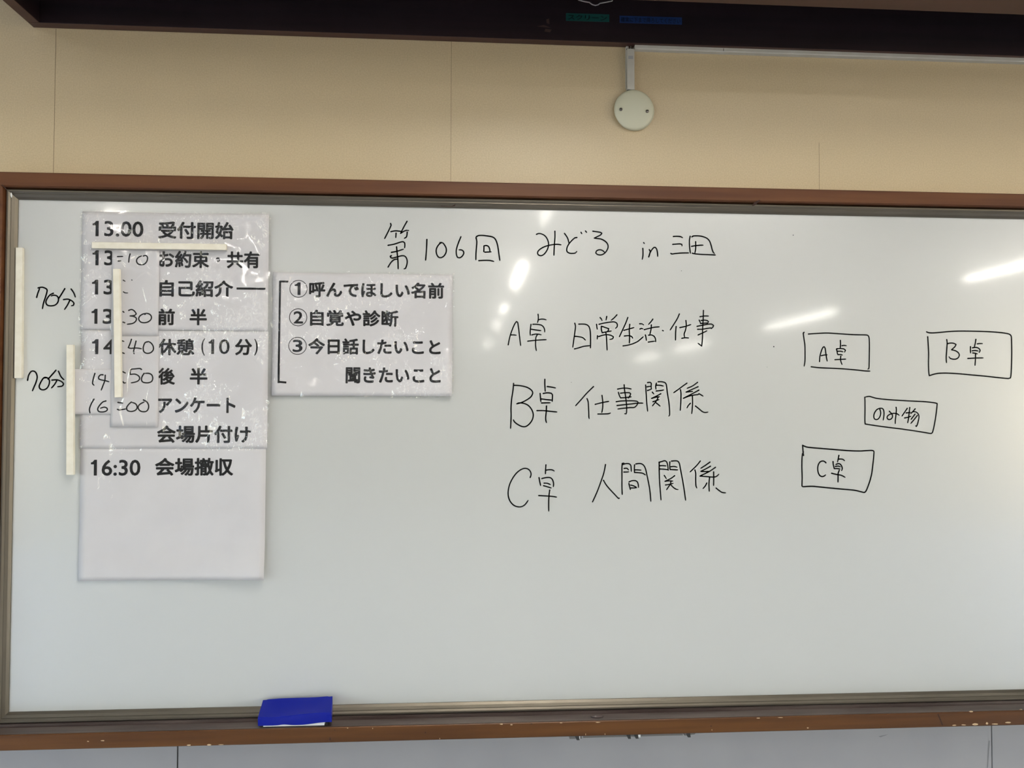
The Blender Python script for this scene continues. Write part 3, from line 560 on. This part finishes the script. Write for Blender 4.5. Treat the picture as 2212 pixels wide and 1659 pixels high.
hw('black handwritten :30', (230, 520), 7.538, "268,1152 285,1165;268,1325 298,1335;362,1135 410,1120 455,1145 485,1190 460,1215 385,1225 440,1232 485,1260 480,1305 430,1345 340,1360;625,1200 640,1185 590,1195 540,1230 525,1280 560,1325 620,1335 680,1320 725,1280 730,1230 700,1195 650,1180", k1, p1)
hw('black handwritten :40', (0, 660), 6.379, "1680,485 1708,495;1688,650 1712,660;1812,465 1790,530 1768,580 1800,590 1880,585 1948,595;1875,490 1855,570 1840,640 1848,665;2035,500 2000,510 1975,570 1980,630 2020,658 2075,650 2112,610 2110,560 2080,515 2045,495", k2, p2)
hw('black handwritten :50', (0, 660), 6.379, "1683,908 1728,930;1692,1050 1712,1068 1730,1065;1950,880 1930,868 1870,872 1800,885 1795,950 1860,945 1910,970 1925,1005 1900,1040 1850,1058 1808,1065;1985,935 1955,985 1950,1030 1975,1058 2040,1065 2090,1045 2105,1000 2090,955 2050,935 2000,935", k2, p2)
hw('black handwritten :00', (0, 660), 6.379, "1625,1335 1690,1345;1618,1430 1640,1440 1730,1425;1810,1330 1775,1360 1745,1405 1755,1445 1810,1460 1870,1440 1890,1400 1870,1355 1820,1335;1975,1300 2025,1330 2048,1380 2040,1430 2010,1460 1950,1460 1910,1430 1905,1390 1935,1355 1985,1330", k2, p2)
hw('black handwritten 14', (0, 660), 6.379, "1308,935 1285,1010 1275,1075 1295,1098;1420,955 1385,955 1358,985 1360,1010 1395,1025 1450,1035 1500,1050;1450,960 1445,1030 1420,1100 1395,1165", k3, p3)
hw('black handwritten 16', (0, 660), 6.379, "1295,1290 1255,1360 1232,1430 1240,1480;1460,1315 1415,1330 1365,1385 1345,1430 1365,1462 1430,1465 1475,1445 1475,1415 1435,1400 1385,1415", k3, p3)

# ------------------------------------------------------------------ magnet bars
def magnet(q, back, thick, label):
    """q: the four front-face corners in the picture, clockwise from top left"""
    yb = YB-back; yf = yb-thick; g = MB(); c = [P(u, v, yf) for u, v in q]
    g.loft([[(p.x, yb, p.z) for p in c], [(p.x, yf, p.z) for p in c]])
    return tag(g.build('magnetic_bar', M['magnet'], bevel=.0007), label, 'magnetic bar', 'cream magnet bars on the whiteboard')
magnet([(33.6, 534.5), (48, 534.5), (46.2, 817), (30.3, 817)], .0004, .007, 'cream magnet bar standing at the left edge beside the metal frame')
magnet([(198, 522.5), (487.5, 527), (488.5, 540), (197.5, 536)], .0072, .007, 'cream magnet bar lying across the schedule under 13:00')
magnet([(243.5, 580.5), (257.5, 580.5), (261.5, 858.5), (247, 858.5)], .0078, .007, 'cream magnet bar standing on the handwritten slips')
magnet([(143, 744.5), (157.5, 744.5), (158, 1026), (142.5, 1026)], .0060, .007, 'cream magnet bar standing between the lower 70分 and the schedule')

# ------------------------------------------------------------------ eraser on the tray
er = empty('whiteboard_eraser', PZ(640, 1568, zt+.001), 'blue plastic whiteboard eraser lying on the tray', 'eraser')
ye, yk = -.0625, -.020
ze = P(640, 1567, ye).z
xa, xb = P(557.5, 1560, ye).x, P(717, 1555, ye).x
ztop = P(560, 1549.5, ye).z-ze-.001; zbk = None
g = MB(); NX = 40; rings = []
def rr(u, v, y): return P(u, v, y)
for i in range(NX+1):
    s = i/NX
    # front top edge wavy, front face bottom, rear top edge (leaning back against the frame)
    uf = 557+s*(716-557); vf = 1549.5-9.5*s+1.4*math.sin(s*2*math.pi)+1.0*math.exp(-((s-.28)/.12)**2)
    ub = 568.5+s*(718.5-568.5); vb = 1511.8-8.2*s-1.1*math.sin(math.pi*s*2)*.6-(.8 if .05 < s < .95 else 0)
    dip = .0022*sm(.0, .28, s)*sm(1, .72, s)
    pf = P(uf, vf, ye+.001+dip*.6); pbk = P(ub, vb, yk)
    x0b = xa+s*(xb-xa)
    wavyb = ze+.0006+.0034*(sm(.55, .95, s))+.0012*math.exp(-((s-.35)/.08)**2)
    mid = pf.lerp(pbk, .45); mid.z -= dip*1.0; mid2 = pf.lerp(pbk, .78); mid2.z -= dip*.3
    rings.append([(x0b, ye, wavyb), (pf.x, pf.y-.0004, pf.z-.0022), (pf.x, pf.y+.0012, pf.z), mid, mid2, (pbk.x, pbk.y-.001, pbk.z), (pbk.x, pbk.y, pbk.z-.002), (pbk.x+.001*s, yk-.002, ze+.010)])
vs = g.loft(rings, smooth=True)
for f in g.bm.faces:
    if len(f.verts) > 4: f.smooth = False
body = g.build('body', M['blue'], er); 
md = body.modifiers.new('edge', 'EDGE_SPLIT'); md.split_angle = math.radians(32)
g = MB(); a, b = P(568.5, 1568, ye+.002), P(700.5, 1566, ye+.002); g.box((a.x, ye+.0022, zt+.0016), (b.x, -.034, ze+.0055)); tag(g.build('felt_pad', M['felt'], er), 'white felt pad')
g = MB(); g.box((xa+.001, ye+.004, zt+.0012), (xb-.007, -.036, zt+.0026)); g.build('backing', M['black'], er)

# ------------------------------------------------------------------ screen pelmet above the board
p0 = P(73, 60); zp = p0.z; xs = p0.x
tb = .018; yi = -tb
yfi = PZ(1480, 4.6, zp).y
XE = xs+3.2; HT = ZC-.02
pm = empty('screen_pelmet', ((xs+XE)/2, 0, zp), 'dark brown wooden pelmet box open at the bottom, above the wallpaper', 'pelmet')
ty = yfi-.17  # front board deepened out of view, to keep lamp light off the upper whiteboard
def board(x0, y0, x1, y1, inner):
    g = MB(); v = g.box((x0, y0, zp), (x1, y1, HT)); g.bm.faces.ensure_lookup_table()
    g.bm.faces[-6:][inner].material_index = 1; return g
board(xs, -.0004, XE, yi, 2).build('back_board', [M['pelmet'], M['pelmet_shade']], pm, bevel=.0008)
board(xs, yi-.0004, xs+.0185, yfi+.0004, 3).build('side_board', [M['pelmet'], M['pelmet_shade']], pm, bevel=.0008)
board(XE-.0185, yi-.0004, XE, yfi+.0004, 5).build('side_board', [M['pelmet'], M['pelmet_shade']], pm, bevel=.0008)
board(xs, yfi, XE, ty, 4).build('front_board', [M['pelmet'], M['pelmet_shade']], pm, bevel=.0008)
m = MB(); m.box((xs+.019, yi-.001, HT-.04), (XE-.019, yfi+.001, HT-.022)); m.build('top_board', M['pelmet_shade'], pm)
def sticker(u0, v0, u1, v1, m, txt, box, label):
    y = yi-.0004; g = MB(); a, b, c, d = P(u0, v0, y), P(u1, v0+(u1-u0)*.029, y), P(u1, v1+(u1-u0)*.029, y), P(u0, v1, y)
    g.loft([[(p.x, y, p.z) for p in (a, b, c, d)], [(p.x, y-.0003, p.z) for p in (a, b, c, d)]])
    o = tag(g.build('label_sticker', m), label, 'label', 'stickers inside the pelmet')
    g = MB(); vs, fs = glyphs(txt, .012); yy = y-.0005; bu0, bv0, bu1, bv1 = box
    bv = [g.bm.verts.new(P(bu0+x*(bu1-bu0), bv1-yv*(bv1-bv0)+x*(bu1-bu0)*.029, yy)) for x, yv in vs]
    for f in fs:
        try: g.bm.faces.new([bv[i] for i in f])
        except ValueError: pass
    flip(g); tmp = o.location.copy(); g.build('printed_text', M['labink'], o, recalc=False)
sticker(1222.5, 28.5, 1316, 45, M['green'], 'スクリーン', (1227, 31, 1311, 42.5), 'small green label reading スクリーン inside the pelmet')
sticker(1338.5, 34, 1473, 49.5, M['bluelab'], '確実に下まで降ろしてください', (1341, 36.5, 1470, 47.5), 'small blue label with a line of Japanese text, right of the green label')
# rolled-up screen inside the pelmet, its pull cord showing below
zr = zp+.125; yr = (yi+yfi)/2
ps = empty('projection_screen', ((xs+XE)/2, yr, zr), 'rolled projection screen inside the pelmet with a pale pull cord hanging out', 'projection screen')
m = MB(); m.tube([(xs+.06, yr, zr), (XE-.06, yr, zr)], .026, 16); m.build('roller_case', M['screencase'], ps)
for x in (xs+.12, XE-.12):
    m = MB(); m.box((x-.01, yr-.012, zr+.02), (x+.01, yr+.012, HT-.0405)); m.build('bracket', M['bracket'], ps)
m = MB(); yc = yr
m.tube([P(1226, -62, yc), P(1240, -20, yc), P(1250, 0, yc), P(1262, 3.2, yc), P(1273, 5, yc), P(1279, 9.5, yc), P(1286, 11.6, yc), P(1292, 10.2, yc), P(1296, 7, yc), P(1308, 5, yc), P(1322, 2.2, yc), P(1332, -20, yc), P(1340, -62, yc)], .0010, 8); m.build('pull_cord', M['cord'], ps)
M['scuff_brown'] = mat('brown_scuff', (.06, .03, .022), rough=.8)
def scuff(pts):
    m = MB(); m.face([P(u, v, yi-.0006) for u, v in pts]); m.build('scuff_mark', M['scuff_brown'], pm)
scuff([(1160, 57), (1175, 54), (1190, 60), (1176, 59)]); scuff([(1178, 62), (1192, 64), (1188, 70), (1176, 68)]); scuff([(1180, 42), (1186, 40), (1187, 52), (1181, 50)])

# ------------------------------------------------------------------ cable raceways and round cover plate
YR = -.011
a, b = P(1371.5, 89.8, YR), P(1371, 105.2, YR)
zr1, zr0 = zp-.0004, b.z
m = MB(); xr0 = a.x
prof = [(0, zr1), (0, zr0), (YR+.002, zr0), (YR, zr0+.0015), (YR, zr0+.0070), (YR+.0035, zr1)]
m.loft([[(xr0, y-.0002, z) for y, z in prof], [(XE-.15, y-.0002, z) for y, z in prof]])
rw = tag(m.build('cable_raceway', M['raceway']), 'long grey plastic cable raceway running right along the bottom of the pelmet', 'cable raceway')
m = MB(); q = P(1563, 98, YR-.0003); m.box((q.x-.0004, YR-.0005, zr0+.001), (q.x+.0004, YR-.0001, zr0+.0055)); m.build('hair_crack', M['crack'], rw)
m = MB(); a, b = P(1354.5, 105, YR), P(1371.8, 105, YR); c, d = P(1355.4, 192.5, YR), P(1372.4, 192.5, YR)
def rv(x0, x1, x2, x3, zt_, zb_):
    return [[(x0, -.0002, zt_), (x0, YR+.002, zt_), (x0+.001, YR, zt_), (x1-.001, YR, zt_), (x1, YR+.002, zt_), (x1, -.0002, zt_)], [(x2, -.0002, zb_), (x2, YR+.002, zb_), (x2+.001, YR, zb_), (x3-.001, YR, zb_), (x3, YR+.002, zb_), (x3, -.0002, zb_)]]
m.loft(rv(a.x, b.x-.0006, c.x, d.x-.0006, a.z, c.z))
vr = tag(m.build('cable_raceway', M['raceway']), 'short vertical plastic cable raceway above the round cover plate', 'cable raceway')
m = MB(); e, f = P(1351.6, 96, -.004), P(1353.2, 191, -.004); m.box((e.x, -.0002, f.z), (a.x-.0001, -.005, zp-.0008)); m.build('base_rail', M['raceway'], vr)
m = MB(); u = P(1362.5, 116+8, YR-.0002); m.box((u.x-.004, YR-.0004, u.z-.0028), (u.x+.004, YR-.0001, u.z+.0028)); m.build('pale_stamp', mat('pale_stamp', (.36, .35, .35), rough=.6), vr)
m = MB(); m.box((a.x, -.0003, a.z+.0006), (xr0-.0006, -.0008, zp-.0006)); m.build('dark_gap', M['gap'], vr)
for uu in (((1354, 105), (1353.6, 99), (1355, 96), (1356.4, 99), (1356.6, 105)), ((1361.5, 106), (1362.5, 101), (1366, 97), (1370.5, 95.5))):
    m = MB(); m.tube([P(u, v, -.005) for u, v in uu], .0007, 8); m.build('cable', M['cable'], vr)
cc = P(1369, 238, -.006); R = P(1411.8, 238, -.008).x-P(1326, 238, -.008).x; R /= 2
cp = empty('cover_plate', (cc.x, 0, cc.z), 'round cream cover plate with two screws on the wallpaper', 'cover plate')
def disc(g, cx, cz, rings, n=64):
    g.loft([[(cx+r*math.cos(2*math.pi*k/n), y, cz+r*math.sin(2*math.pi*k/n)) for k in range(n)] for r, y in rings], smooth=True)
g = MB(); disc(g, cc.x, cc.z, [(R-.0005, -.0065), (R, -.0078), (R-.0006, -.0090), (R-.003, -.0105), (R-.008, -.0118), (R-.016, -.0124), (R*.3, -.0126), (R*.02, -.0126)]); g.build('plate', M['plate'], cp)
g = MB(); disc(g, cc.x+.0022, cc.z-.0008, [(R-.002, -.0002), (R-.001, -.0012), (R-.001, -.0063)]); g.build('base_ring', M['plate'], cp)
for u, v in ((1341.3, 236.2), (1398.3, 240.3)):
    q = P(u, v, -.0128); g = MB(); disc(g, q.x, q.z, [(.0027, -.0120), (.0027, -.0131), (.0021, -.0136), (.0003, -.0137)], 20); sc = g.build('screw', M['screw'], cp)
    g = MB(); an = .6 if u > 1360 else 2.2; dx, dz = math.cos(an), math.sin(an)
    g.loft([[(q.x+s*.0019*dx-w*.0003*dz, y, q.z+s*.0019*dz+w*.0003*dx) for s, w in ((-1, -1), (1, -1), (1, 1), (-1, 1))] for y in (-.0136, -.0139)]); g.build('slot', M['black'], sc)
